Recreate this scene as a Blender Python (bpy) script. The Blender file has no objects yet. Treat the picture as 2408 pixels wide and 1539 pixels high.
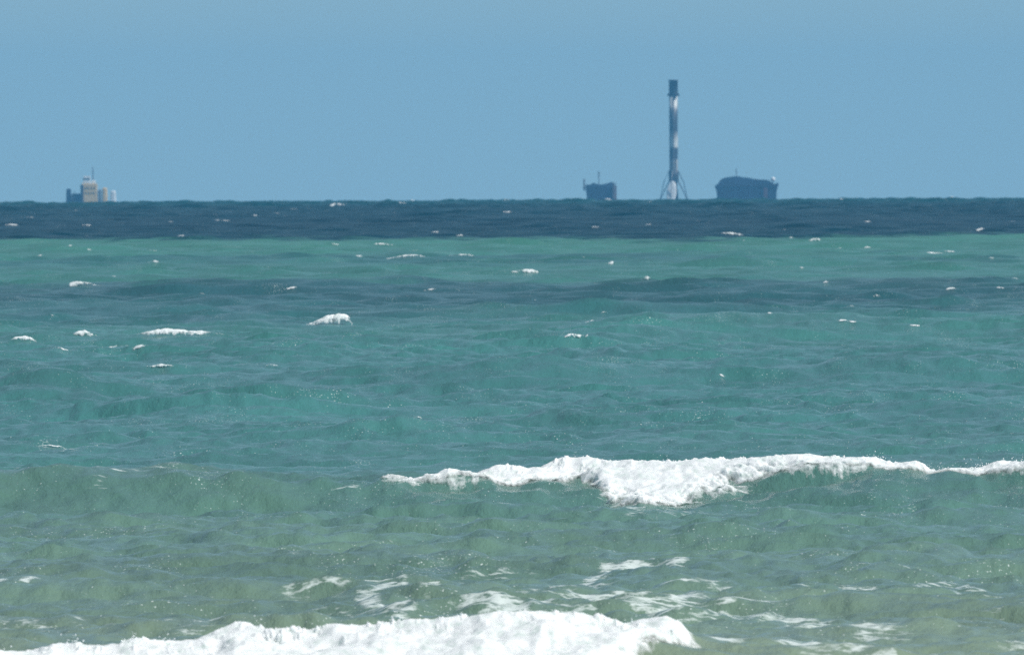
import bpy, bmesh, math, random
import numpy as np

random.seed(7)
rng = np.random.default_rng(11)
S = bpy.context.scene
COL = S.collection
R = math.radians

# ------------------------------------------------------------------ camera numbers
EYE = 3.5                 # eye height above the water, metres
RE = 1.5e6                # effective radius of the sea (curvature with strong refraction)
FPX = 43080.0             # focal length in units of a 2407 px wide picture
CX, CY = 1203.5, 769.5
LEVEL = 385.0             # picture row of the true horizontal
PITCH = math.atan((CY - LEVEL) / FPX)
ROLL = R(0.24)

def drop(y):
    return -(y * y) / (2 * RE)

def ray(px, py):
    """picture position -> slopes (dx/dy, dz/dy) of the line of sight"""
    u, v = (px - CX) / FPX, (CY - py) / FPX
    c, s = math.cos(ROLL), math.sin(ROLL)
    u, v = c * u + s * v, -s * u + c * v
    cp, sp = math.cos(PITCH), math.sin(PITCH)
    fy, fz = cp + v * sp, -sp + v * cp
    return u / fy, fz / fy

def at(px, py, d):
    a, b = ray(px, py)
    return a * d, d, EYE + b * d

# ------------------------------------------------------------------ numpy noise
TAB = rng.random((256, 256)) * 2 - 1

def vn(x, y, o=0):
    xi = np.floor(x).astype(np.int64); yi = np.floor(y).astype(np.int64)
    fx = x - xi; fy = y - yi
    fx = fx * fx * fx * (fx * (fx * 6 - 15) + 10); fy = fy * fy * fy * (fy * (fy * 6 - 15) + 10)
    xi += o * 37; yi += o * 91
    a = TAB[xi & 255, yi & 255]; b = TAB[(xi + 1) & 255, yi & 255]
    c = TAB[xi & 255, (yi + 1) & 255]; d = TAB[(xi + 1) & 255, (yi + 1) & 255]
    return (a + (b - a) * fx) * (1 - fy) + (c + (d - c) * fx) * fy

def fbm(x, y, n=4, o=0, g=0.5):
    r = 0.0; a = 1.0; t = 0.0
    for k in range(n):
        r = r + a * vn(x * 2.03 ** k, y * 2.03 ** k, o + k); t += a; a *= g
    return r / t

def sm(a, b, x):
    t = np.clip((x - a) / (b - a), 0, 1)
    return t * t * (3 - 2 * t)

# ------------------------------------------------------------------ the sea surface
NW = 96
lam = np.exp(np.linspace(math.log(0.30), math.log(24.0), NW)) * (1 + 0.04 * rng.standard_normal(NW))
k_ = 2 * np.pi / lam
th = np.clip(rng.standard_normal(NW), -2, 2) * np.interp(np.log(lam), [math.log(0.42), math.log(26)], [0.75, 0.30]) + 0.12
kx, ky = k_ * np.sin(th), k_ * np.cos(th)
ph = rng.random(NW) * 2 * np.pi
slope = 0.030 * np.interp(lam, [0.3, 0.6, 1.0, 3.0, 6.0, 12.0, 24.0], [1.7, 1.9, 1.6, .95, .62, .46, .17])
amp = slope / k_

def step_at(y):
    return np.minimum(0.0007 * y, 0.85)

def px2x(px, d):
    return (px - CX) / FPX * d

# the two shoaling waves: crest distance, height along x
W1D = 187.0
_w1p = np.array([-400, 0, 150, 400, 560, 700, 800, 900, 1100, 1400, 1600, 1900, 2050, 2180, 2300, 2450, 2800], float)
_w1a = np.array([.26, .31, .35, .36, .30, .20, .18, .22, .27, .315, .315, .44, .47, .365, .35, .44, .36], float)
W1X = px2x(_w1p, W1D)
W2D = 122.5
_w2p = np.array([-500, 0, 150, 350, 450, 550, 640, 800, 1050, 1300, 1600, 1750, 2000, 2450, 2900], float)
_w2a = np.array([.22, .235, .20, .185, .215, .285, .25, .265, .285, .315, .30, .24, .18, .15, .12], float)
W2X = px2x(_w2p, W2D)

def w1c(x): return W1D + 0.5 * np.sin(x * 0.55 + 0.6) + 0.25 * np.sin(x * 1.3)
def w2c(x): return W2D + 0.25 * np.sin(x * 0.8 + 1.0)
def w1h(x): return np.interp(x, W1X, _w1a)
def w2h(x): return np.interp(x, W2X, _w2a)

def breaker(x, y, yc, a, wf, wb):
    s = y - yc
    f = np.where(s < 0, np.exp(-np.abs(s / wf) ** 1.7), np.exp(-np.abs(s / wb) ** 1.5))
    t = np.exp(-((s + 2.6 * wf) / (1.3 * wf)) ** 2) * -0.12
    return a * (f + t)

# low humps between the breakers: px, row of the crest, half width px, height m, half depth m
HUMPS = [(1620, 1330, 260, .13, 1.5), (2080, 1310, 190, .17, 1.7), (1880, 1215, 330, .12, 2.0), (100, 1340, 260, .12, 1.6),
         (560, 1300, 300, .07, 2.0), (1250, 1260, 250, .08, 2.0), (130, 890, 190, .34, 4.5), (950, 1400, 220, .07, 1.2),
         (1290, 870, 260, .22, 5.0), (2330, 1210, 260, .10, 2.0), (700, 820, 260, .22, 5.0), (330, 1410, 300, .06, 1.0),
         (520, 950, 240, .20, 4.0), (1660, 1010, 300, .18, 3.5), (950, 1010, 240, .16, 3.4), (2150, 860, 300, .25, 5.0),
         (1900, 760, 300, .30, 7.0), (1500, 770, 240, .30, 7.0)]
_hump = []
for (hx, hy, hw, hh, hd) in HUMPS:
    a, b = ray(hx, hy)
    d = (EYE - hh) / -b
    _hump.append((a * d, d, hw / FPX * d, hh, hd))

def sea(x, y, fade=True):
    """height of the water over the curved mean sea at world (x, y); arrays of one shape"""
    x = np.asarray(x, float); y = np.asarray(y, float)
    dr = step_at(y)
    h = np.zeros(np.broadcast(x, y).shape)
    x0_, y0_ = x, y
    x = x + 0.9 * fbm(x / 5.0, y / 6.0, 3, 61); y = y + 1.1 * fbm(x0_ / 4.0, y0_ / 5.0, 3, 66)
    gust = 1.0 + 0.45 * fbm(x / 9.0, y / 22.0, 3, 50)
    near = sm(115, 420, y)                    # the surf zone is sheltered by the bars
    big = 0.30 + 0.70 * near
    farb = sm(1200, 2600, y)
    small = 0.78 + 0.22 * near
    for i in range(NW):
        w = sm(2.2, 3.6, lam[i] / dr)
        if not np.any(w > 0):
            continue
        m = w * (big * (1 - .35 * sm(300, 700, y) * sm(1800, 1100, y)) if lam[i] > 5 else small * gust) * (1 + (0.9 * farb if lam[i] < 9 else 0))
        h = h + amp[i] * m * np.cos(kx[i] * x + ky[i] * y + ph[i])
    x, y = x0_, y0_
    h = h + 0.55 * np.maximum(h, 0) ** 2      # crests sharper than troughs
    h = h + 0.036 * gust * sm(520, 330, y) * (0.5 - np.abs(fbm(x / 0.55, y / 0.75, 4, 80, .55)) * 2.2)
    h = h + 0.22 * farb * fbm(x / 1.8, y / 7.0, 3, 85)
    for (hx, hd, hw, hh, hdep) in _hump:
        if np.any(np.abs(y - hd) < 4 * hdep):
            s = y - hd - 0.35 * hdep * np.sin((x - hx) / hw * 1.7)
            h = h + hh * np.exp(-((x - hx) / hw) ** 2) * np.where(s < 0, np.exp(-(s / hdep) ** 2), np.exp(-(s / (hdep * 2.2)) ** 2))
    if np.any((y > 160) & (y < 215)):
        h = h + breaker(x, y, w1c(x), w1h(x), 1.55, 5.5)
    if np.any((y > 95) & (y < 150)):
        h = h + breaker(x, y, w2c(x), w2h(x), 1.1, 4.0)
    return h

def hit(px, py, d0=60.0, d1=5000.0):
    """where the line of sight through a picture position first meets the water"""
    a, b = ray(px, py)
    d = np.exp(np.linspace(math.log(d0), math.log(d1), 14000))
    z = EYE + b * d
    w = sea(a * d, d) + drop(d)
    below = np.nonzero(z < w)[0]
    k = below[0] if len(below) else len(d) - 1
    return a * d[k], d[k], w[k]

# ------------------------------------------------------------------ materials
def new_mat(name):
    m = bpy.data.materials.new(name); m.use_nodes = True
    nt = m.node_tree; nt.nodes.clear()
    return m, nt, nt.nodes.new, nt.links.new

def solid(name, col, rough=0.6, var=0.25, scale=1.5, metal=0.0, streak=0.3):
    m, nt, N, L = new_mat(name)
    out = N('ShaderNodeOutputMaterial'); b = N('ShaderNodeBsdfPrincipled')
    tc = N('ShaderNodeTexCoord'); mp = N('ShaderNodeMapping'); mp.inputs['Scale'].default_value = (1, 1, streak)
    nz = N('ShaderNodeTexNoise'); nz.inputs['Scale'].default_value = scale; nz.inputs['Detail'].default_value = 5
    cr = N('ShaderNodeValToRGB')
    cr.color_ramp.elements[0].position = 0.35; cr.color_ramp.elements[1].position = 0.65
    cr.color_ramp.elements[0].color = (*[c * (1 - var) for c in col], 1); cr.color_ramp.elements[1].color = (*[min(1, c * (1 + var)) for c in col], 1)
    L(tc.outputs['Object'], mp.inputs['Vector']); L(mp.outputs[0], nz.inputs['Vector']); L(nz.outputs['Fac'], cr.inputs['Fac'])
    L(cr.outputs['Color'], b.inputs['Base Color'])
    b.inputs['Roughness'].default_value = rough; b.inputs['Metallic'].default_value = metal
    L(b.outputs[0], out.inputs['Surface'])
    return m

def foam_material():
    """bright froth: light scatters through it; where there is little of it (the cover attribute) it breaks into flecks"""
    m, nt, N, L = new_mat('white_foam')
    out = N('ShaderNodeOutputMaterial'); b = N('ShaderNodeBsdfPrincipled')
    tc = N('ShaderNodeTexCoord')
    nz = N('ShaderNodeTexNoise'); nz.inputs['Scale'].default_value = 11; nz.inputs['Detail'].default_value = 7; nz.inputs['Roughness'].default_value = .65
    cr = N('ShaderNodeValToRGB')
    cr.color_ramp.elements[0].position = 0.33; cr.color_ramp.elements[1].position = 0.53
    cr.color_ramp.elements[0].color = (.70, .77, .73, 1); cr.color_ramp.elements[1].color = (.97, .97, .96, 1)
    L(tc.outputs['Object'], nz.inputs['Vector']); L(nz.outputs['Fac'], cr.inputs['Fac']); L(cr.outputs['Color'], b.inputs['Base Color'])
    n2 = N('ShaderNodeTexNoise'); n2.inputs['Scale'].default_value = 60; n2.inputs['Detail'].default_value = 4
    bp = N('ShaderNodeBump'); bp.inputs['Strength'].default_value = 0.35; bp.inputs['Distance'].default_value = 0.01
    L(tc.outputs['Object'], n2.inputs['Vector']); L(n2.outputs['Fac'], bp.inputs['Height']); L(bp.outputs[0], b.inputs['Normal'])
    b.inputs['Roughness'].default_value = 0.7
    b.inputs['Subsurface Weight'].default_value = 1.0; b.inputs['Subsurface Radius'].default_value = (1, 1, 1); b.inputs['Subsurface Scale'].default_value = 0.05
    tr = N('ShaderNodeBsdfTranslucent'); L(cr.outputs['Color'], tr.inputs['Color'])
    mx = N('ShaderNodeMixShader'); mx.inputs[0].default_value = 0.28
    L(b.outputs[0], mx.inputs[1]); L(tr.outputs[0], mx.inputs[2])
    at_ = N('ShaderNodeAttribute'); at_.attribute_name = 'cover'
    mp = N('ShaderNodeMapping'); mp.inputs['Scale'].default_value = (18, 7, 9); L(tc.outputs['Object'], mp.inputs['Vector'])
    n3 = N('ShaderNodeTexNoise'); n3.inputs['Scale'].default_value = 1; n3.inputs['Detail'].default_value = 6; n3.inputs['Roughness'].default_value = .7
    L(mp.outputs[0], n3.inputs['Vector'])
    ad = N('ShaderNodeMath'); ad.operation = 'MULTIPLY_ADD'; ad.inputs[1].default_value = 0.55; L(at_.outputs['Fac'], ad.inputs[0]); L(n3.outputs['Fac'], ad.inputs[2])
    mr = N('ShaderNodeMapRange'); mr.inputs['From Min'].default_value = .46; mr.inputs['From Max'].default_value = .98; mr.clamp = True
    L(ad.outputs[0], mr.inputs['Value'])
    tp = N('ShaderNodeBsdfTransparent'); m2 = N('ShaderNodeMixShader')
    L(mr.outputs[0], m2.inputs[0]); L(tp.outputs[0], m2.inputs[1]); L(mx.outputs[0], m2.inputs[2]); L(m2.outputs[0], out.inputs['Surface'])
    return m

def drop_material():
    m, nt, N, L = new_mat('white_spray')
    out = N('ShaderNodeOutputMaterial'); b = N('ShaderNodeBsdfPrincipled'); b.inputs['Base Color'].default_value = (.92, .94, .94, 1); b.inputs['Roughness'].default_value = .25
    L(b.outputs[0], out.inputs['Surface'])
    return m

# water base colour by distance from the beach: pale green and dark blue bands
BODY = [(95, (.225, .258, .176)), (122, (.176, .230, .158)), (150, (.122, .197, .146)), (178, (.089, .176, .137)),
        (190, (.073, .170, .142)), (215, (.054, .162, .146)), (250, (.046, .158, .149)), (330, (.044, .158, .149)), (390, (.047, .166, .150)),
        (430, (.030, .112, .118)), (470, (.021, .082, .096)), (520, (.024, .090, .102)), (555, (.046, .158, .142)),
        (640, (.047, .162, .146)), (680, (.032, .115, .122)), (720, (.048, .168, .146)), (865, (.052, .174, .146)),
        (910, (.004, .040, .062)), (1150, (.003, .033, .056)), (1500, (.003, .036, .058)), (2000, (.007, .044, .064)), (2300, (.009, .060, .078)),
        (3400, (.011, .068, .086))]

def water_material():
    m, nt, N, L = new_mat('sea_water')
    def math_(op, a, b=None, c=None):
        n = N('ShaderNodeMath'); n.operation = op
        for i, v in enumerate((a, b, c)):
            if v is None: continue
            if isinstance(v, (int, float)): n.inputs[i].default_value = v
            else: L(v, n.inputs[i])
        return n.outputs[0]
    out = N('ShaderNodeOutputMaterial')
    tc = N('ShaderNodeTexCoord'); sx = N('ShaderNodeSeparateXYZ'); L(tc.outputs['Object'], sx.inputs[0])
    def noise(sx_, sy_, detail=4, rough=0.5):
        mp = N('ShaderNodeMapping'); mp.inputs['Scale'].default_value = (sx_, sy_, 0)
        L(tc.outputs['Object'], mp.inputs['Vector'])
        nz = N('ShaderNodeTexNoise'); nz.inputs['Scale'].default_value = 1; nz.inputs['Detail'].default_value = detail
        nz.inputs['Roughness'].default_value = rough
        L(mp.outputs[0], nz.inputs['Vector'])
        return nz.outputs['Fac']
    # edges of the bands wander: warp ln(distance)
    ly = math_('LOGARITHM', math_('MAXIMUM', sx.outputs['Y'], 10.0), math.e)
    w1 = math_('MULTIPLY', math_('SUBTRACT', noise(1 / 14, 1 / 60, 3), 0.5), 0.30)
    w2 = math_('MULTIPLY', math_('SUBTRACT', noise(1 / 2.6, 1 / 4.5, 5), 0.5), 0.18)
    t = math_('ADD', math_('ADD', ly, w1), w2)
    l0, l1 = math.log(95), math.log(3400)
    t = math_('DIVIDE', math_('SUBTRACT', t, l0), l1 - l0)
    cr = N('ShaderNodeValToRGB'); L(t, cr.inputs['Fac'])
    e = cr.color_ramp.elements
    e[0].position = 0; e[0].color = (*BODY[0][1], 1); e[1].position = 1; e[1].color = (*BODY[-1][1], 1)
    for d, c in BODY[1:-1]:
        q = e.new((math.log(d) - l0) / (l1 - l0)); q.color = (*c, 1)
    b = N('ShaderNodeBsdfPrincipled')
    pv = N('ShaderNodeMapRange'); pv.inputs['From Min'].default_value = .3; pv.inputs['From Max'].default_value = .7
    pv.inputs['To Min'].default_value = .84; pv.inputs['To Max'].default_value = 1.14
    L(noise(1 / 4.5, 1 / 8, 5, 0.5), pv.inputs['Value'])
    vm = N('ShaderNodeVectorMath'); vm.operation = 'SCALE'; L(cr.outputs['Color'], vm.inputs[0]); L(pv.outputs[0], vm.inputs['Scale'])
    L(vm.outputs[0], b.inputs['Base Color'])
    b.inputs['IOR'].default_value = 1.33; b.inputs['Roughness'].default_value = 0.16
    sp = N('ShaderNodeMapRange'); sp.inputs['From Min'].default_value = math.log(300); sp.inputs['From Max'].default_value = math.log(900)
    sp.inputs['To Min'].default_value = .56; sp.inputs['To Max'].default_value = .07
    L(ly, sp.inputs['Value']); L(sp.outputs[0], b.inputs['Specular IOR Level'])
    ro = N('ShaderNodeMapRange'); ro.inputs['From Min'].default_value = math.log(300); ro.inputs['From Max'].default_value = math.log(900)
    ro.inputs['To Min'].default_value = .15; ro.inputs['To Max'].default_value = .30
    L(ly, ro.inputs['Value']); L(ro.outputs[0], b.inputs['Roughness'])
    # wavelets too short for the mesh
    h1 = noise(1 / 0.22, 1 / 0.34, 5, 0.65)
    bp = N('ShaderNodeBump'); bp.inputs['Strength'].default_value = 0.6; bp.inputs['Distance'].default_value = 0.08
    L(h1, bp.inputs['Height']); L(bp.outputs[0], b.inputs['Normal'])
    # lacy foam left on the surface, where the foam attribute says there is some
    at_ = N('ShaderNodeAttribute'); at_.attribute_name = 'foam'
    na = noise(1 / 0.52, 1 / 0.34, 7, 0.62)
    rid = math_('SUBTRACT', 1.0, math_('MULTIPLY', math_('ABSOLUTE', math_('SUBTRACT', na, 0.5)), 6.5))
    nb = noise(1 / 0.26, 1 / 0.16, 6, 0.65)
    v = math_('ADD', math_('MULTIPLY', rid, 0.50), math_('MULTIPLY', nb, 0.72))
    thr = math_('SUBTRACT', 1.11, math_('MULTIPLY', at_.outputs['Fac'], 0.50))
    mr = N('ShaderNodeMapRange'); mr.inputs['From Min'].default_value = 0.0; mr.inputs['From Max'].default_value = 0.20
    L(math_('SUBTRACT', v, thr), mr.inputs['Value'])
    # tiny white flecks painted in as sun sparkle
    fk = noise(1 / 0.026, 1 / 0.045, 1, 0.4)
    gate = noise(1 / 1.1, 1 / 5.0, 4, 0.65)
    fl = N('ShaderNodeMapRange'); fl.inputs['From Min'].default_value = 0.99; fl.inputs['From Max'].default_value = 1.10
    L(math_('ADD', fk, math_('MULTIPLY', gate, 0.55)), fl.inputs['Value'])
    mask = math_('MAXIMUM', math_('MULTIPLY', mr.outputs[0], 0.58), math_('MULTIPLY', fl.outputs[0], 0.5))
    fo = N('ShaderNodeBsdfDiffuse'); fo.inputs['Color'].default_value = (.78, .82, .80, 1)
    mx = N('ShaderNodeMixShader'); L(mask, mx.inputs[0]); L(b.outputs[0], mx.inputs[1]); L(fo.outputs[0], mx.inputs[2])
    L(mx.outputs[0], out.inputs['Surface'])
    return m

M_FOAM = foam_material()
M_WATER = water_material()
M_DROP = drop_material()
M_WHITE = solid('white_paint', (.75, .75, .73), 0.45, 0.12)
M_SOOT = solid('black_composite', (.035, .036, .042), 0.6, 0.3)
M_STEEL = solid('dark_blue_steel', (.022, .034, .070), 0.6, 0.35, 0.4)
M_STEEL2 = solid('charcoal_steel', (.030, .032, .038), 0.6, 0.35, 0.6)
M_RUST = solid('rust_red_paint', (.11, .045, .045), 0.7, 0.4, 0.6)
M_GREY = solid('grey_steel', (.16, .17, .18), 0.55, 0.25)
M_TAN = solid('tan_paint', (.66, .45, .21), 0.55, 0.15)
M_GLASS = solid('dark_window_glass', (.02, .025, .03), 0.1, 0.1)

def booster_material():
    """white tank paint under soot that runs in bands and streaks"""
    m, nt, N, L = new_mat('sooty_tank_paint')
    out = N('ShaderNodeOutputMaterial'); b = N('ShaderNodeBsdfPrincipled')
    tc = N('ShaderNodeTexCoord'); sx = N('ShaderNodeSeparateXYZ'); L(tc.outputs['Object'], sx.inputs[0])
    mp = N('ShaderNodeMapping'); mp.inputs['Scale'].default_value = (1.1, 1.1, 0.16); L(tc.outputs['Object'], mp.inputs['Vector'])
    nz = N('ShaderNodeTexNoise'); nz.inputs['Scale'].default_value = 1; nz.inputs['Detail'].default_value = 5; L(mp.outputs[0], nz.inputs['Vector'])
    mr = N('ShaderNodeMapRange'); mr.inputs['From Min'].default_value = 0; mr.inputs['From Max'].default_value = 46; L(sx.outputs['Z'], mr.inputs['Value'])
    sub = N('ShaderNodeMath'); sub.operation = 'MULTIPLY_ADD'; sub.inputs[1].default_value = 0.04; L(nz.outputs['Fac'], sub.inputs[0]); L(mr.outputs[0], sub.inputs[2])
    cr = N('ShaderNodeValToRGB'); L(sub.outputs[0], cr.inputs['Fac'])
    W = (.72, .70, .64); G = (.12, .125, .14); G2 = (.055, .06, .075); D = (.045, .048, .058); L2 = (.40, .39, .37)
    stops = [(0, D), (.24, L2), (.36, L2), (.375, D), (.46, D), (.475, W), (.53, W), (.57, L2), (.61, G2), (.73, G2), (.775, G), (.80, L2), (.815, W), (.875, W)]
    e = cr.color_ramp.elements
    e[0].position = 0; e[0].color = (*D, 1); e[1].position = 1; e[1].color = (*W, 1)
    for p, c in stops[1:]:
        q = e.new(p + .02); q.color = (*c, 1)
    so = N('ShaderNodeValToRGB'); so.color_ramp.elements[0].position = .42; so.color_ramp.elements[1].position = .62
    so.color_ramp.elements[0].color = (1, 1, 1, 1); so.color_ramp.elements[1].color = (.40, .40, .42, 1)
    L(nz.outputs['Fac'], so.inputs['Fac'])
    mu = N('ShaderNodeMix'); mu.data_type = 'RGBA'; mu.blend_type = 'MULTIPLY'; mu.inputs[0].default_value = 0.95
    L(cr.outputs['Color'], mu.inputs[6]); L(so.outputs['Color'], mu.inputs[7]); L(mu.outputs[2], b.inputs['Base Color'])
    b.inputs['Roughness'].default_value = 0.5
    L(b.outputs[0], out.inputs['Surface'])
    return m
M_TANK = booster_material()

# ------------------------------------------------------------------ mesh helpers
def grid_mesh(name, P, mat, parent=None, attrs=None, smooth=True):
    """P: (rows, cols, 3) array of points -> one mesh object"""
    nr, nc = P.shape[:2]
    me = bpy.data.meshes.new(name)
    me.vertices.add(nr * nc)
    me.vertices.foreach_set('co', np.ascontiguousarray(P, np.float32).ravel())
    idx = np.arange(nr * nc, dtype=np.int32).reshape(nr, nc)
    q = np.stack([idx[:-1, :-1], idx[:-1, 1:], idx[1:, 1:], idx[1:, :-1]], -1).reshape(-1, 4)
    nf = len(q)
    me.loops.add(nf * 4); me.loops.foreach_set('vertex_index', q.ravel())
    me.polygons.add(nf)
    me.polygons.foreach_set('loop_start', np.arange(0, nf * 4, 4, dtype=np.int32))
    me.polygons.foreach_set('use_smooth', np.full(nf, smooth))
    if attrs:
        for k, v in attrs.items():
            a = me.attributes.new(k, 'FLOAT', 'POINT'); a.data.foreach_set('value', np.ascontiguousarray(v, np.float32).ravel())
    me.update(calc_edges=True); me.validate()
    o = bpy.data.objects.new(name, me); COL.objects.link(o)
    me.materials.append(mat)
    if parent: o.parent = parent
    return o

def obj(name, bm, mat, parent=None, smooth=False, label=None):
    me = bpy.data.meshes.new(name); bmesh.ops.recalc_face_normals(bm, faces=bm.faces[:])
    bm.to_mesh(me); bm.free()
    for p in me.polygons: p.use_smooth = smooth
    me.materials.append(mat)
    o = bpy.data.objects.new(name, me); COL.objects.link(o)
    if parent: o.parent = parent
    if label: o['label'] = label
    return o

def tag(o, label=None, cat=None, group=None, kind=None):
    if label: o['label'] = label
    if cat: o['category'] = cat
    if group: o['group'] = group
    if kind: o['kind'] = kind
    return o

def empty(name, loc, rz=0.0):
    o = bpy.data.objects.new(name, None); COL.objects.link(o); o.location = loc; o.rotation_euler = (0, 0, rz); o.empty_display_size = 2
    return o

def add_box(bm, x0, x1, y0, y1, z0, z1, bev=0.0, top=(0, 0)):
    """box; top = inset of the top face in x and y"""
    tx, ty = top
    v = [bm.verts.new(p) for p in ((x0, y0, z0), (x1, y0, z0), (x1, y1, z0), (x0, y1, z0),
                                    (x0 + tx, y0 + ty, z1), (x1 - tx, y0 + ty, z1), (x1 - tx, y1 - ty, z1), (x0 + tx, y1 - ty, z1))]
    f = [bm.faces.new([v[i] for i in q]) for q in ((3, 2, 1, 0), (4, 5, 6, 7), (0, 1, 5, 4), (1, 2, 6, 5), (2, 3, 7, 6), (3, 0, 4, 7))]
    if bev:
        ed = {e for q in f for e in q.edges}
        bmesh.ops.bevel(bm, geom=list(ed), offset=bev, segments=2, affect='EDGES', profile=0.5)
    return bm

def add_tube(bm, pts, rad, n=8):
    import mathutils
    V = mathutils.Vector
    rings = []
    rr = rad if isinstance(rad, (list, tuple)) else [rad] * len(pts)
    for i, p in enumerate(pts):
        p = V(p)
        t = (V(pts[min(i + 1, len(pts) - 1)]) - V(pts[max(i - 1, 0)])).normalized()
        up = V((0, 0, 1)) if abs(t.z) < .9 else V((1, 0, 0))
        a = t.cross(up).normalized(); b = t.cross(a)
        rings.append([bm.verts.new(p + (a * math.cos(2 * math.pi * k / n) + b * math.sin(2 * math.pi * k / n)) * rr[i]) for k in range(n)])
    for r0, r1 in zip(rings, rings[1:]):
        for k in range(n):
            bm.faces.new((r0[k], r0[(k + 1) % n], r1[(k + 1) % n], r1[k]))
    bm.faces.new(rings[0][::-1]); bm.faces.new(rings[-1])
    return bm

def add_lathe(bm, prof, n=32, c=(0, 0)):
    rings = [[bm.verts.new((c[0] + r * math.cos(2 * math.pi * k / n), c[1] + r * math.sin(2 * math.pi * k / n), z)) for k in range(n)] for r, z in prof]
    for r0, r1 in zip(rings, rings[1:]):
        for k in range(n):
            bm.faces.new((r0[k], r0[(k + 1) % n], r1[(k + 1) % n], r1[k]))
    bm.faces.new(rings[0][::-1]); bm.faces.new(rings[-1])
    return bm

def add_prism(bm, prof, y0, y1, inset=0.0):
    """profile in x,z extruded along y"""
    a = [bm.verts.new((x, y0, z)) for x, z in prof]; b = [bm.verts.new((x, y1, z)) for x, z in prof]
    bm.faces.new(a); bm.faces.new(b[::-1])
    n = len(prof)
    for i in range(n):
        bm.faces.new((a[i], b[i], b[(i + 1) % n], a[(i + 1) % n]))
    return bm

NB = bmesh.new

# ------------------------------------------------------------------ water
def build_water():
    y = [55.0]
    while y[-1] < 3700:
        d = y[-1]
        y.append(d + (step_at(d) if d > 108 else 0.6))
    while y[-1] < 8600:
        y.append(y[-1] + 60)
    y = np.array(y)
    n = 600
    c = np.linspace(-1, 1, n)
    out = np.cumsum(1.17 ** np.arange(1, 46)); out = out / out[-1]
    rows = []
    foam = []
    CH = 200
    for s in range(0, len(y), CH):
        yy = y[s:s + CH][:, None]
        half = 0.0280 * yy * 1.06 + 3.0
        core = c[None, :] * half
        side = half + (1900 - half) * out[None, :]
        x = np.concatenate([-side[:, ::-1], core, side], 1)
        Y = np.broadcast_to(yy, x.shape)
        h = sea(x, Y)
        # the far side strips are too coarse to carry short waves
        h = h * np.concatenate([np.exp(-np.arange(45) / 9.)[::-1], np.ones(n), np.exp(-np.arange(45) / 9.)])[None, :]
        rows.append(np.stack([x, Y, h + drop(Y)], -1).astype(np.float32))
        foam.append(foam_field(x, Y).astype(np.float32))
    P = np.concatenate(rows, 0)
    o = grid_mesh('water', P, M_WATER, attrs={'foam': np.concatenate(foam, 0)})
    tag(o, 'green and blue choppy sea with lacy foam, reaching to the horizon', None, None, 'structure')

# strokes of foam lying on the water: points (px, row), half width m in x, half depth m, strength
STROKES = [
    ([(1180, 1410), (1400, 1395), (1560, 1400)], .38, 3.0, 1.0), ([(1120, 1395), (1300, 1380), (1400, 1372)], .25, 1.6, .8),
    ([(1385, 1372), (1432, 1338), (1520, 1322), (1595, 1312)], .10, 1.0, 1.0),
    ([(1570, 1364), (1700, 1374), (1900, 1386)], .10, .6, .85), ([(1900, 1368), (2050, 1385)], .14, 1.0, .7),
    ([(1500, 1415), (1650, 1440), (1850, 1450)], .30, 1.8, .75), ([(1750, 1435), (1880, 1460), (2060, 1490)], .32, 2.0, .85),
    ([(780, 1350), (920, 1360), (940, 1372)], .10, .7, .95), ([(935, 1365), (860, 1392), (880, 1425), (960, 1450)], .12, 1.4, .95),
    ([(680, 1398), (740, 1392)], .10, .8, .8), ([(1010, 1375), (1090, 1368)], .14, .8, .7),
    ([(0, 1360), (75, 1357)], .06, .5, 1.1), ([(0, 1470), (180, 1465), (430, 1455)], .25, 1.4, .68),
    ([(450, 1490), (760, 1440), (900, 1430)], .25, 1.5, .65), ([(1700, 1500), (1850, 1505), (2000, 1530)], .22, .9, .95),
    ([(1900, 1520), (2100, 1525), (2400, 1512)], .2, .8, .7), ([(2150, 1372), (2230, 1378), (2290, 1385)], .16, 1.2, .8),
    ([(2260, 1395), (2330, 1402), (2407, 1410)], .13, .7, .85), ([(2130, 1335), (2230, 1340)], .1, .8, .65),
    ([(1430, 1190), (1500, 1210), (1620, 1200)], .25, 3.0, .62), ([(780, 1150), (840, 1146)], .05, .3, .85),
    ([(100, 1048), (170, 1056)], .10, 1.2, .8), ([(1250, 1340), (1100, 1350)], .12, .9, .6), ([(1350, 1440), (1600, 1432), (1750, 1450)], .3, 1.5, .8),
    ([(2200, 1440), (2350, 1450)], .2, 1.0, .6), ([(700, 1295), (1000, 1300)], .2, 1.2, .55), ([(40, 1100), (240, 1125)], .2, 1.2, .6),
    ([(280, 1105), (420, 1092)], .16, .8, .72), ([(1150, 1350), (1230, 1355)], .1, .6, .6),
]
_st = []
def prep_strokes():
    for pts, hw, hd, k in STROKES:
        _st.append(([hit(*p)[:2] for p in pts], hw, max(.16, hd * .42), k * 1.04))

def foam_field(x, y):
    f = np.zeros(x.shape)
    y0, y1 = y.min(), y.max()
    for pts, hw, hd, k in _st:
        if max(p[1] for p in pts) + 3 * hd < y0 or min(p[1] for p in pts) - 3 * hd > y1:
            continue
        best = np.full(x.shape, 9e9)
        for (ax, ay), (bx, by) in zip(pts, pts[1:]):
            px, py = x / hw, y / hd
            ax_, ay_, bx_, by_ = ax / hw, ay / hd, bx / hw, by / hd
            vx, vy = bx_ - ax_, by_ - ay_
            t = np.clip(((px - ax_) * vx + (py - ay_) * vy) / max(vx * vx + vy * vy, 1e-9), 0, 1)
            best = np.minimum(best, (px - ax_ - t * vx) ** 2 + (py - ay_ - t * vy) ** 2)
        f = np.maximum(f, k * np.exp(-best * 0.7))
    return f

prep_strokes()
build_water()

# ------------------------------------------------------------------ breaking waves: foam riding on the two near crests
NRM = np.array([0.0, -0.62, 0.78])

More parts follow.
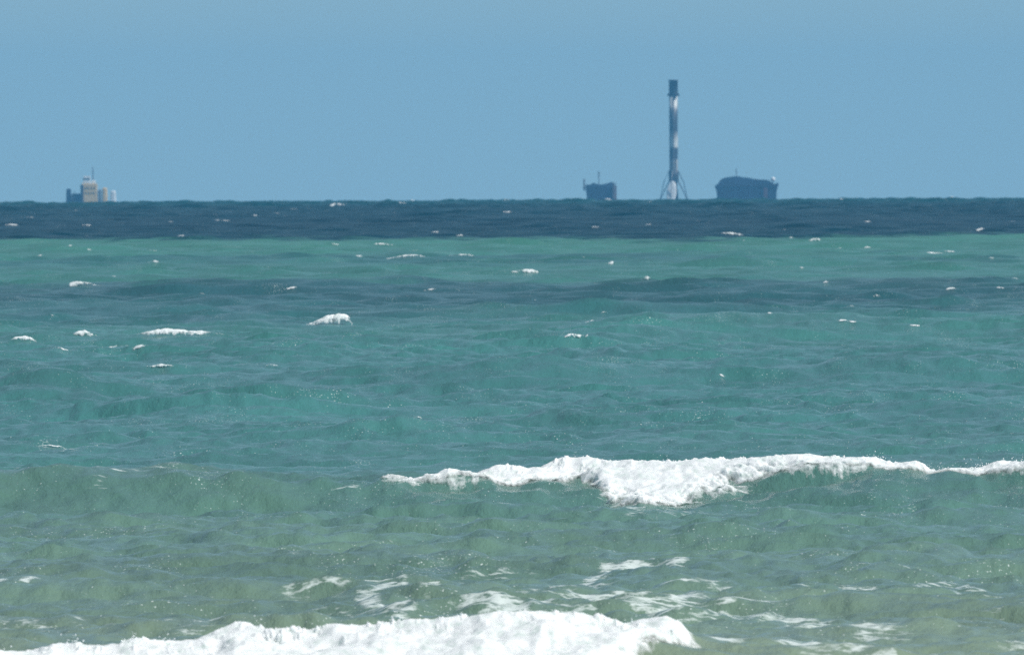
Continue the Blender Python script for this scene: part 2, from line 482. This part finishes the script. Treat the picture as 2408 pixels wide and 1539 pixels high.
def foam_strip(name, x0, x1, yc, s0, s1, nx, ns, top, low, thick, scale, seed, label):
    """foam over the crest line yc(x): from s0 behind the crest to s1 in front of it. top/low: functions of x giving the edge of the foam
    behind and in front of the crest; thick(x, s) its thickness. Where the thickness turns negative the foam dives under the water."""
    x = np.linspace(x0, x1, nx)[None, :]
    s = np.linspace(s0, s1, ns)[:, None]
    X = np.broadcast_to(x, (ns, nx)); Sg = np.broadcast_to(s, (ns, nx))
    Y = yc(X) + Sg
    big = fbm(X / (0.55 * scale), Sg / (0.5 * scale), 3, seed)
    fine = fbm(X / (0.13 * scale), Sg / (0.12 * scale), 4, seed + 9, .6)
    lump = np.abs(fbm(X / (0.20 * scale), Sg / (0.22 * scale), 3, seed + 20))
    spike = np.clip(fbm(X / (0.055 * scale), Sg / (0.16 * scale), 3, seed + 30, .65) - .12, 0, 1) ** 1.3
    T, Lw = top(X), low(X)
    wob = 0.28 * scale * big + 0.22 * scale * fine
    mass = sm(.45, 1.0, -Lw)
    e = np.minimum((T - Sg) / (0.22 * scale), (Sg - Lw + .12 * mass + wob * (0.3 + 1.0 * mass)) / ((0.28 + .34 * mass) * scale))     # >0 inside
    inside = np.clip(e, -1.5, 1)
    t = thick(X, Sg) * (np.clip(e * 0.95 + .04, 0, 1) + (0.34 * big + 0.14 * fine + 0.20 * lump + 0.9 * spike * np.exp(-((Sg - .1) / .35) ** 2)) * np.clip(e + .25, 0, 1)) + .004
    curtain = fbm(X / (0.045 * scale), Sg / (0.5 * scale), 3, seed + 40, .6)
    cover = np.clip(e * 1.25 + 0.5 * fine + 0.35 * curtain + .18, -1, 1.5)
    H = sea(X, Y) + drop(Y)
    P = np.stack([X + 0 * t, Y + NRM[1] * t, H + NRM[2] * t], -1)
    # break the curtain into flecks along the crest
    o = grid_mesh(name, P, M_FOAM, attrs={'cover': cover})
    tag(o, label, 'wave', 'breaking waves')
    return o, P, t

def spray(parent, P, t, n, rmin, rmax, rise, xr, seed):
    """drops thrown up from the foam: one mesh of small round drops"""
    r = random.Random(seed)
    bm = NB()
    top = []
    ns, nx = t.shape
    for j in range(nx):
        k = int(np.argmax(np.where(t[:, j] > 0.02, P[:, j, 2], -99)))
        if t[k, j] > 0.02: top.append(P[k, j])
    if not top: return
    nc = max(4, n // 14)
    cs = [r.randrange(len(top)) for _ in range(nc)]
    for i in range(n):
        c = cs[r.randrange(nc)]
        j = min(max(int(c + r.gauss(0, len(top) * 0.008)), 0), len(top) - 1)
        p = top[j]
        h = rise * min(2.2, r.expovariate(1.8))
        bmesh.ops.create_icosphere(bm, subdivisions=1, radius=r.uniform(rmin, rmax) * (1.3 - .4 * min(1, h / rise)),
                                   matrix=__import__('mathutils').Matrix.Translation((p[0] + r.gauss(0, .02), p[1] + r.gauss(0, .12), p[2] - .01 + h)))
    o = obj('spray', bm, M_DROP, parent, True)
    o['kind'] = 'stuff'

# crest at mid distance
def mk(pxs, vals, d):
    xs = px2x(np.array(pxs, float), d)
    return lambda x: np.interp(x, xs, vals)
top1 = mk([880, 900, 1000, 1400, 2100, 2180, 2230, 2600], [.0, .25, .35, .42, .38, .30, .32, .3], W1D)
low1 = mk([885, 900, 1000, 1050, 1200, 1360, 1395, 1430, 1500, 1590, 1650, 1720, 1800, 1950, 2050, 2170, 2190, 2230, 2330, 2420, 2600],
          [-.14, -.26, -.44, -.52, -.50, -.50, -.95, -1.70, -2.15, -2.0, -1.50, -1.0, -.75, -.62, -.52, -.42, -.42, -.42, -.45, -.65, -.6], W1D)
th1 = mk([885, 905, 1000, 1050, 1400, 1500, 1650, 1900, 2100, 2180, 2250, 2350, 2600],
         [.045, .065, .08, .085, .085, .10, .09, .075, .07, .075, .075, .08, .08], W1D)
wob1 = lambda x, s: th1(x)
w, P, t = foam_strip('breaking_wave', px2x(870, W1D), px2x(2560, W1D), w1c, 0.75, -2.7, 900, 330, top1, low1, wob1, 1.0, 3,
                     'long mid-distance wave, white along its crest, a foam patch tumbling down its face')
spray(w, P, t, 120, .002, .007, .05, None, 5)

top2 = mk([-400, 0, 800, 1500, 1600, 1640, 1700], [.5, .5, .6, .7, .45, .1, -.3], W2D)
low2 = mk([-400, 1300, 1400, 1450, 1490, 1560, 1620, 1660, 1700], [-3.2, -3.2, -2.2, -1.2, -.75, -.42, -.12, .15, .3], W2D)
th2 = mk([-400, 0, 400, 700, 1300, 1560, 1640, 1700], [.06, .06, .07, .09, .10, .08, .04, .01], W2D)
w, P, t = foam_strip('breaking_wave', px2x(-420, W2D), px2x(1720, W2D), w2c, 1.3, -3.4, 1000, 400, top2, low2, lambda x, s: th2(x), 0.85, 33,
                     'nearest broken wave, a thick band of churning white foam along the shore')
spray(w, P, t, 150, .0015, .006, .05, None, 9)

# ------------------------------------------------------------------ whitecaps out at sea
def whitecap(px, py, w, h, tilt=0.0, seed=0):
    """ridge of foam on the crest met at a picture position: w, h its size there, tilt = rise of its right end over its left"""
    x, d, z = hit(px, py + h * 0.5)
    u = d / FPX
    W, Hh = w * u, h * u * (0.45 if w < 50 else 0.75 if w < 100 else 0.9)
    nx = int(min(160, max(20, w * 1.3))); ns = 18 if w < 60 else 34
    gx = np.linspace(-0.5, 0.5, nx)[None, :]; gs = np.linspace(1, -1, ns)[:, None]
    dep = max(Hh * 1.1, 0.05)
    X = x + gx * W + 0 * gs
    Y = d + gs * dep + 0 * gx
    r = np.random.default_rng(seed + 100)
    ox, oy = r.random(2) * 200
    sk = 1 if tilt > 0 else (-1 if tilt < 0 else r.choice([-1, 1]))
    env = np.clip(1 - np.abs(2 * gx) ** (3.0 if w > 100 else 1.6), 0, 1) * np.clip(1 + 0.75 * sk * gx * 2, 0, 1.6)
    n1 = fbm(X / (15 * u) + ox, Y / (12 * u) + oy, 3, 70)
    n2 = fbm(X / (4.5 * u) + oy, Y / (4 * u) + ox, 3, 75)
    prof = np.clip(1 - np.abs(gs) ** 2, 0, 1)
    t = Hh * env * prof * (0.85 + 0.24 * n1 + 0.08 * n2) + .01
    cover = (1.7 if w > 100 else 1.35 if w > 50 else 1.05) * env * prof ** 0.8 + 1.1 * n1 + 1.0 * n2 - 0.45
    base = sea(X, Y) + tilt * u * gx * prof
    return np.stack([X, Y, base + drop(Y) + t], -1), cover

CAPS = [  # the ones big enough to point at: px, row, width, height, tilt, label
    (762, 752, 136, 19, 20, 'bright whitecap rising to a rounded foam hump at its right end, on open green water'),
    (432, 781, 222, 13, -3, 'longest thin whitecap, a flat double streak of foam on the green water'),
    (200, 783, 56, 13, 0, 'short fuzzy whitecap between two flatter streaks of foam near the left edge'),
    (44, 794, 84, 10, 5, 'flat whitecap streak cut by the left edge of the picture'),
    (206, 667, 92, 9, -14, 'thin whitecap slanting down to the right across the dark blue water patch'),
    (1230, 636, 70, 9, 3, 'flat whitecap on pale green water, left of the two small humped whitecaps'),
    (1515, 651, 26, 13, 6, 'small humped whitecap, rounded, at the upper edge of the dark middle band'),
    (1435, 616, 30, 12, 4, 'small peaked whitecap throwing up a wisp of spray, below the left end of the barge'),
    (1912, 560, 42, 12, 3, 'small bright whitecap peak just below the navy band, right of the barge'),
    (2240, 676, 38, 9, 0, 'low whitecap in the middle water near the right edge'),
    (798, 480, 55, 8, 0, 'whitecap on the horizon line, between the support ship and the barge'),
    (520, 517, 46, 6, -2, 'whitecap streak in the navy band, right of and below the support ship'),
]
for i, (px, py, w, h, tl, lab) in enumerate(CAPS):
    P, cv = whitecap(px, py, w, h, tl, i)
    tag(grid_mesh('whitecap', P, M_FOAM, attrs={'cover': cv}), lab, 'whitecap', 'whitecaps on the open sea')

SMALL = [(360, 615, 28, 8), (165, 578, 15, 6), (210, 586, 14, 6), (1860, 558, 12, 6), (1715, 549, 70, 6), (900, 574, 60, 4), (845, 604, 30, 4),
         (950, 602, 100, 4), (1085, 600, 60, 4), (685, 679, 35, 7), (400, 520, 15, 4), (200, 530, 30, 4), (22, 528, 50, 4), (62, 510, 40, 4),
         (1195, 498, 40, 5), (1068, 505, 14, 5), (1940, 662, 14, 7), (2350, 678, 22, 6), (2190, 594, 60, 5), (2235, 590, 40, 5), (2040, 580, 20, 5),
         (1975, 583, 20, 5), (1995, 757, 60, 4), (1355, 796, 55, 6), (1255, 704, 20, 5), (1010, 680, 30, 4), (1700, 884, 18, 4), (985, 982, 28, 5),
         (375, 862, 60, 9), (130, 1050, 80, 5), (1885, 630, 14, 5), (2240, 465, 15, 6), (1980, 468, 20, 6), (1430, 467, 36, 7), (1190, 468, 20, 5),
         (2300, 540, 50, 5), (2060, 695, 20, 4), (280, 815, 50, 6), (330, 818, 40, 5), (640, 858, 30, 4), (150, 822, 40, 4), (960, 470, 30, 6),
         (600, 505, 18, 5), (930, 500, 18, 4), (1400, 535, 25, 4), (1640, 520, 22, 4), (2040, 520, 20, 4), (2380, 520, 25, 4), (1750, 565, 12, 5),
         (1590, 587, 18, 5), (1370, 603, 18, 5), (2330, 605, 16, 5), (2390, 655, 24, 6), (1110, 690, 18, 4), (1420, 735, 20, 4), (1810, 735, 25, 4),
         (1210, 640, 22, 4), (265, 648, 18, 6), (95, 600, 14, 4), (650, 500, 22, 5), (1025, 545, 25, 6), (1080, 552, 20, 5)]
parts = [whitecap(px, py, w, h, 0, 40 + i) for i, (px, py, w, h) in enumerate(SMALL)]
rs = random.Random(4)
for i in range(16):
    py = 470 + 330 * rs.random() ** 1.5
    parts.append(whitecap(rs.uniform(-100, 2500), py, rs.uniform(10, 34), rs.uniform(2.5, 4.0), 0, 200 + i))
bm = NB()
lay = bm.verts.layers.float.new('cover')
for P, cv in parts:
    nr, nc = P.shape[:2]
    vv = [[bm.verts.new(P[a, b]) for b in range(nc)] for a in range(nr)]
    for a in range(nr):
        for b in range(nc): vv[a][b][lay] = cv[a, b]
    for a in range(nr - 1):
        for b in range(nc - 1):
            bm.faces.new((vv[a][b], vv[a][b + 1], vv[a + 1][b + 1], vv[a + 1][b]))
tag(obj('sea_foam', bm, M_FOAM, None, True), 'scattered small flecks of white foam all over the open sea', 'sea foam', None, 'stuff')

# ------------------------------------------------------------------ the barge and the booster standing on it
D0 = 7000.0
U = D0 / FPX
SEA0 = drop(D0)
BX = px2x(1602, D0)
DECK = 4.15

def lx(px): return (px - 1602) * U
def lz(py): return at(1602, py, D0)[2] - SEA0       # height over the sea at the barge

barge = empty('landing_barge', (BX, D0, SEA0))
tag(barge, 'long low barge carrying the rocket, a dark equipment house at each end', 'barge')
bm = NB()
HL = lx(1836)
add_prism(bm, [(-HL, DECK - .5), (-HL, 1.2), (-HL + 4, -2.5), (HL - 4, -2.5), (HL, 1.2), (HL, DECK - .5)], -20, 20)
obj('hull', bm, M_STEEL2, barge)
bm = NB(); add_box(bm, -HL - .3, HL + .3, -22, 22, DECK - .49, DECK)
obj('deck', bm, M_GREY, barge)

# left house
x0, x1 = lx(1377), lx(1447)
zt = lz(434)
bm = NB()
add_prism(bm, [(x0 + 1.0, DECK + .01), (x0, zt - .2), (x0 + .3, zt), (lx(1391), zt + .25), (lx(1396), lz(428.5)), (lx(1404), lz(432)), (lx(1414), lz(433)), (lx(1425), lz(431.5)),
               (lx(1436), lz(428)), (lx(1440), lz(427)), (lx(1444), lz(431)), (x1, zt - .6), (x1 - .8, DECK + .01)], -9, 4)
hs = obj('equipment_house', bm, M_STEEL, barge, label='smaller dark equipment house at the left end')
bm = NB()
add_box(bm, lx(1440), x1 + .55, -9.6, -5, DECK + .4, lz(436), .1)
obj('side_tank', bm, M_RUST, hs)
bm = NB(); add_tube(bm, [(lx(1409), -3, zt - .5), (lx(1409), -3, lz(402))], .16, 8); add_box(bm, lx(1407), lx(1411), -3.3, -2.7, lz(410), lz(405), .05)
add_box(bm, lx(1405.5), lx(1412.5), -3.1, -2.9, lz(414), lz(413))
obj('mast', bm, M_GREY, hs)
bm = NB(); add_box(bm, lx(1372.5), lx(1376.5), -7, -5, zt - 2.2, lz(420), .1)
add_box(bm, lx(1371.5), lx(1377), -7.2, -4.8, zt - 1.2, zt - .9)
obj('post', bm, M_GREY, hs)
bm = NB()
for k in range(12):
    xx = x0 + 1 + k * (x1 - x0 - 2) / 11
    add_box(bm, xx - .06, xx + .06, -9.16, -9.02, DECK + .6, zt - .5)
obj('wall_rib', bm, M_STEEL2, hs)
bm = NB()
for k in range(7):
    xx = lx(1449) + k * (lx(1442) - lx(1449)) / 6
    add_tube(bm, [(xx, -10, DECK + .01), (xx, -10, lz(429))], .05, 6)
add_tube(bm, [(lx(1449), -10, lz(429)), (lx(1442), -10, lz(429))], .06, 6); add_tube(bm, [(lx(1449), -10, lz(433)), (lx(1442), -10, lz(433))], .05, 6)
obj('railing', bm, M_GREY, hs)

# right house
bm = NB()
x0, x1 = lx(1682), lx(1831)
add_prism(bm, [(x0 + 1.0, DECK + .01), (x0 + .7, lz(452)), (x0, lz(440)), (x0 + .2, lz(436)), (lx(1690), lz(432)), (lx(1693), lz(426)), (lx(1699), lz(421)), (lx(1706), lz(418)), (lx(1716), lz(417)), (lx(1722), lz(415.5)),
               (lx(1740), lz(415)), (lx(1743), lz(417)), (lx(1756), lz(418)), (lx(1768), lz(420.5)), (lx(1780), lz(422.5)), (lx(1800), lz(423.5)), (lx(1808), lz(425.5)), (lx(1815), lz(430)), (lx(1820), lz(434)),
               (lx(1826), lz(433)), (lx(1827), lz(431)), (x1, lz(431)), (x1 - .1, lz(436)), (x1 - .8, lz(450)), (x1 - 1.0, DECK + .01)], -10, 5)
hs = obj('equipment_house', bm, M_STEEL, barge, label='larger dark equipment house with rounded roof at the right end')
bm = NB()
for k in range(22):
    xx = x0 + 1.4 + k * (x1 - x0 - 2.8) / 21
    add_box(bm, xx - .08, xx + .08, -10.18, -10.02, DECK + .5, lz(437))
add_box(bm, x0 + .3, x1 - .4, -10.35, -10.20, lz(437.5), lz(436.3))
obj('wall_rib', bm, M_STEEL2, hs)
bm = NB(); add_tube(bm, [(lx(1732), -4, lz(418)), (lx(1732), -4, lz(396))], [.22, .12], 8); add_box(bm, lx(1729.5), lx(1734.5), -4.1, -3.9, lz(405), lz(404))
obj('mast', bm, M_GREY, hs)
bm = NB()
add_lathe(bm, [(.25, lz(432)), (.25, lz(426.5)), (.7, lz(426)), (.88, lz(423.5)), (.82, lz(420.5)), (.5, lz(418)), (.12, lz(417.2))], 20, (lx(1818), -6))
obj('radome', bm, M_WHITE, hs, True)
bm = NB(); add_box(bm, lx(1795), lx(1804), -10.7, -10.36, DECK + .6, lz(442), .08)
obj('access_door', bm, M_RUST, hs)
bm = NB()
for k in range(16):
    xx = lx(1745) + k * (lx(1812) - lx(1745)) / 15
    add_tube(bm, [(xx, -9.6, lz(430)), (xx, -9.6, lz(419 + k * .42))], .045, 6)
add_tube(bm, [(lx(1745), -9.6, lz(419)), (lx(1812), -9.6, lz(425.5))], .06, 6)
obj('railing', bm, M_GREY, hs)

# booster
RX = px2x(1585, D0)
base = empty('rocket_booster', (RX, D0 - 1.0, SEA0 + DECK))
tag(base, 'tall slim soot-stained rocket booster standing upright on its spread landing legs', 'rocket')
def rz(py): return at(1585, py, D0)[2] - SEA0 - DECK
RAD = 1.62
bm = NB()
add_lathe(bm, [(RAD * .99, rz(428)), (RAD, rz(426)), (RAD, rz(300)), (RAD, rz(227.2))], 40)
tank = obj('tank_body', bm, M_TANK, base, True)
bm = NB()
add_lathe(bm, [(RAD * 1.02, rz(227)), (RAD * 1.05, rz(225.5)), (RAD * 1.05, rz(190.3)), (RAD * 1.13, rz(190)), (RAD * 1.13, rz(188)), (RAD * .9, rz(188)), (RAD * .9, rz(192))], 40)
inter = obj('interstage', bm, M_SOOT, base, True)
for k in range(4):
    bm = NB()
    a = R(35 + 90 * k)
    # grid fins folded out, lattice seen edge on
    add_box(bm, 0, 1.1, -.60, .60, -.06, .06)
    for j in range(5):
        q = .12 + j * .22
        add_box(bm, q - .03, q + .03, -.58, .58, .061, .22); 
    add_box(bm, -.25, 0, -.12, .12, -.10, .10)
    f = obj('grid_fin', bm, M_SOOT, base)
    f.location = (math.cos(a) * (RAD * 1.05 + .25), math.sin(a) * (RAD * 1.05 + .25), rz(220)); f.rotation_euler = (0, R(62), a)
# raceway up the side
bm = NB(); add_box(bm, -.16, .16, -RAD - .14, -RAD + .05, rz(420), rz(229), .04)
obj('raceway', bm, M_GREY, base)
# folded strut slots (dark vertical lines above the legs)
for sx_ in (-.95, .75):
    bm = NB(); add_box(bm, sx_ - .17, sx_ + .17, -RAD - .03, -RAD + .75, rz(404), rz(372), .05)
    obj('leg_bay', bm, M_SOOT, base)
bm = NB()
add_lathe(bm, [(RAD * 1.03, rz(427.9)), (RAD * 1.16, rz(424)), (RAD * 1.16, rz(409)), (RAD * 1.02, rz(403))][::-1], 40)
skirt = obj('engine_section', bm, M_STEEL2, base, True)
bm = NB()
for k in range(9):
    a = 2 * math.pi * k / 8; rr = 0 if k == 8 else 1.08
    add_lathe(bm, [(.14, rz(427.5)), (.20, rz(430)), (.34, rz(433)), (.42, rz(436))][::-1], 14, (math.cos(a) * rr, math.sin(a) * rr))
obj('engine_nozzle', bm, M_SOOT, skirt)
SP = 5.6
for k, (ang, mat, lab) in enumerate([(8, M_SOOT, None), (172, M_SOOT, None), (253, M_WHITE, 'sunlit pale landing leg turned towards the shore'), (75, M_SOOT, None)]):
    a = R(ang)
    ca, sa = math.cos(a), math.sin(a)
    sp = SP if k < 2 else (4.2 if k == 2 else 5.0)
    # the leg: a tapering boat-shaped fairing from the hinge at the engine section out to the foot
    bm = NB()
    n = 9; rings = []
    for i in range(n):
        q = i / (n - 1)
        r_ = RAD * 1.05 + q * (sp - RAD * 1.05)
        z_ = rz(427) * (1 - q) + .42 * q + .35 * math.sin(math.pi * q)
        wd = (.45 + 1.15 * math.sin(math.pi * min(1, .22 + .75 * (1 - q))) * (1 - .35 * q)) * (1.1 if k != 2 else 2.9)
        tk = .22 * (1 - .4 * q) + .05
        ring = []
        for u_, v_ in ((-1, 0), (-.7, .8), (0, 1), (.7, .8), (1, 0), (0, -.5)):
            ring.append(bm.verts.new((ca * (r_ + v_ * tk * .7) - sa * u_ * wd * .5, sa * (r_ + v_ * tk * .7) + ca * u_ * wd * .5, z_ + v_ * tk)))
        rings.append(ring)
    for r0, r1 in zip(rings, rings[1:]):
        for j in range(6): bm.faces.new((r0[j], r0[(j + 1) % 6], r1[(j + 1) % 6], r1[j]))
    bm.faces.new(rings[0][::-1]); bm.faces.new(rings[-1])
    leg = obj('landing_leg', bm, mat, base, False, lab)
    bm = NB()
    add_tube(bm, [(ca * RAD, sa * RAD, rz(401)), (ca * (RAD + (sp - RAD) * .55), sa * (RAD + (sp - RAD) * .55), rz(428)), (ca * (sp - .15), sa * (sp - .15), .7)], [.20, .15, .12], 8)
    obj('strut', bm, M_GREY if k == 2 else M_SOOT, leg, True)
    bm = NB(); add_lathe(bm, [(.55, .03), (.6, .12), (.35, .45), (.2, .6)], 14, (ca * sp, sa * sp))
    obj('foot', bm, M_SOOT, leg, True)

# ------------------------------------------------------------------ support ship
D1 = 7300.0
U1 = D1 / FPX
SEA1 = drop(D1)
SX = (213 - CX) * U1
sz0 = [at(213, 0, D1)[2], U1]
def qx(px): return (px - 213) * U1
def qz(py): return sz0[0] - py * U1 - SEA1
ship = empty('support_ship', (SX, D1, SEA1))
tag(ship, 'small tug-like support ship with tan superstructure and white wheelhouse on the horizon', 'ship')
# hull: dark, raised bow to the left, low working deck
bm = NB()
st = [(-13.0, .15, 5.6), (-10.6, 1.6, 5.2), (-9.0, 2.7, 4.4), (-6, 3.3, 3.9), (2, 3.5, 3.6), (8, 3.4, 3.6), (10.6, 3.0, 3.8)]
sec = []
for (xx, bw, zd) in st:
    sec.append([bm.verts.new(p) for p in ((xx, -bw, zd), (xx + .3, -bw * .92, 1.5), (xx + .8, -bw * .6, -1.2), (xx + .8, bw * .6, -1.2), (xx + .3, bw * .92, 1.5), (xx, bw, zd))])
for a_, b_ in zip(sec, sec[1:]):
    for j in range(6): bm.faces.new((a_[j], b_[j], b_[(j + 1) % 6], a_[(j + 1) % 6]))
bm.faces.new(sec[0]); bm.faces.new(sec[-1][::-1])
hull = obj('hull', bm, M_STEEL, ship)
bm = NB(); add_box(bm, qx(156), qx(170), -1.6, 1.6, 4.4, qz(443.5), .35, (.3, .3))
obj('bow_bulwark', bm, M_STEEL, ship)
bm = NB(); add_box(bm, qx(170), qx(191), -2.2, 2.2, 3.9, qz(455), .2); add_tube(bm, [(qx(176), 0, qz(456)), (qx(176), 0, qz(449))], .15, 6)
obj('foredeck_winch', bm, M_STEEL2, ship)
bm = NB(); add_box(bm, qx(192), qx(231), -3.0, 3.0, 3.7, qz(432), .15, (.25, .2))
house = obj('deckhouse', bm, M_TAN, ship)
bm = NB(); add_box(bm, qx(191), qx(198), -3.15, 3.15, 3.75, qz(434), .1)  # charcoal slab paints in the shade on the deckhouse's left face
obj('shade_slab', bm, M_STEEL2, house)
for r_, zz in enumerate((440, 452)):
    for k in range(4):
        xx = qx(204 + k * 6.5)
        bm = NB(); add_box(bm, xx - .2, xx + .2, -3.06, -2.78, qz(zz + 2.6), qz(zz), .03)
        obj('window', bm, M_GLASS, house)
bm = NB(); add_box(bm, qx(196), qx(215), -2.4, 2.4, qz(431.9), qz(415), .2, (.25, .2)); add_box(bm, qx(197.8), qx(213.2), -2.15, 2.15, qz(414.98), qz(413.3), .05)
wh = obj('wheelhouse', bm, M_WHITE, ship)
bm = NB()
for k in range(5):
    xx = qx(198.3 + k * 3.5); add_box(bm, xx - .2, xx + .2, -2.46, -2.2, qz(421), qz(418.6))
obj('window', bm, M_GLASS, wh)
bm = NB(); add_tube(bm, [(qx(220), 0, qz(432)), (qx(220), 0, qz(393))], [.30, .16], 8); add_box(bm, qx(217), qx(223), -.1, .1, qz(406), qz(405)); add_box(bm, qx(218.5), qx(221.5), -.6, .6, qz(412), qz(411))
obj('mast', bm, M_GREY, ship)
bm = NB(); add_box(bm, qx(217), qx(226), -1.5, 1.5, qz(431.9), qz(424), .2)
obj('upper_locker', bm, M_WHITE, ship)
bm = NB(); add_box(bm, qx(232), qx(240), -2.4, 2.4, 3.65, qz(446), .2)
obj('engine_casing', bm, M_GREY, ship)
bm = NB(); add_box(bm, qx(241), qx(254.5), -2.2, 2.2, 3.65, qz(441.5), .5, (.2, .3))
obj('funnel', bm, M_TAN, ship)
bm = NB(); add_box(bm, qx(260), qx(275), -2.2, 2.2, 3.65, qz(448.5), .5, (.3, .3))
obj('deck_boat', bm, M_WHITE, ship)

# ------------------------------------------------------------------ air
bm = NB(); add_box(bm, -2600, 2600, -60, 9200, drop(8700) - 6, 60)
m, nt, N, L = new_mat('sea_haze')
o_ = N('ShaderNodeOutputMaterial'); v_ = N('ShaderNodeVolumePrincipled')
v_.inputs['Density'].default_value = 7.4e-5; v_.inputs['Color'].default_value = (.17, .58, 1.0, 1); v_.inputs['Anisotropy'].default_value = 0.0
L(v_.outputs[0], o_.inputs['Volume'])
try: m.cycles.homogeneous_volume = True
except Exception: pass
tag(obj('haze', bm, m), 'thin pale blue sea haze', None, None, 'stuff')

# ------------------------------------------------------------------ light, sky
AZ, EL = R(112), R(52)         # sun: azimuth from the line of sight (+Y) towards the right, elevation
wld = bpy.data.worlds.new('World'); S.world = wld; wld.use_nodes = True
nt = wld.node_tree; nt.nodes.clear(); N = nt.nodes.new; L = nt.links.new
wo = N('ShaderNodeOutputWorld'); bg = N('ShaderNodeBackground'); sky = N('ShaderNodeTexSky')
sky.sky_type = 'NISHITA'; sky.sun_disc = False; sky.sun_elevation = EL; sky.sun_rotation = AZ
sky.altitude = 0; sky.air_density = 1.0; sky.dust_density = 0.2; sky.ozone_density = 2.0
tc = N('ShaderNodeTexCoord'); ad = N('ShaderNodeVectorMath'); ad.operation = 'ADD'; ad.inputs[1].default_value = (0, 0, .22)
nm = N('ShaderNodeVectorMath'); nm.operation = 'NORMALIZE'
L(tc.outputs['Generated'], ad.inputs[0]); L(ad.outputs[0], nm.inputs[0]); L(nm.outputs[0], sky.inputs['Vector'])
tn = N('ShaderNodeMix'); tn.data_type = 'RGBA'; tn.blend_type = 'MULTIPLY'; tn.inputs[0].default_value = 1; tn.inputs[7].default_value = (1.10, 1.11, .865, 1)
L(sky.outputs[0], tn.inputs[6]); L(tn.outputs[2], bg.inputs['Color']); bg.inputs['Strength'].default_value = 0.13
L(bg.outputs[0], wo.inputs['Surface'])
sl = bpy.data.lights.new('sun', 'SUN'); sl.energy = 4.7; sl.angle = R(0.5); sl.color = (1, .975, .93)
so = bpy.data.objects.new('sun', sl); COL.objects.link(so)
import mathutils
sd = mathutils.Vector((math.sin(AZ) * math.cos(EL), math.cos(AZ) * math.cos(EL), math.sin(EL)))
so.rotation_euler = sd.to_track_quat('Z', 'Y').to_euler(); so.location = (40, 100, 60)

# ------------------------------------------------------------------ camera
cam = bpy.data.cameras.new('camera'); co = bpy.data.objects.new('camera', cam); COL.objects.link(co)
cam.sensor_width = 36; cam.lens = 36 * FPX / 2407; cam.clip_start = 1; cam.clip_end = 60000
fwd = mathutils.Matrix.Rotation(R(90) - PITCH, 4, 'X') @ mathutils.Matrix.Rotation(-ROLL, 4, 'Z')
co.matrix_world = mathutils.Matrix.Translation((0, 0, EYE)) @ fwd
cam.dof.use_dof = True; cam.dof.focus_distance = 215; cam.dof.aperture_fstop = 20
S.camera = co
S.view_settings.view_transform = 'Standard'; S.view_settings.look = 'None'; S.view_settings.exposure = 0; S.view_settings.gamma = 1
S.cycles.volume_bounces = 0; S.cycles.max_bounces = 6; S.cycles.use_denoising = False
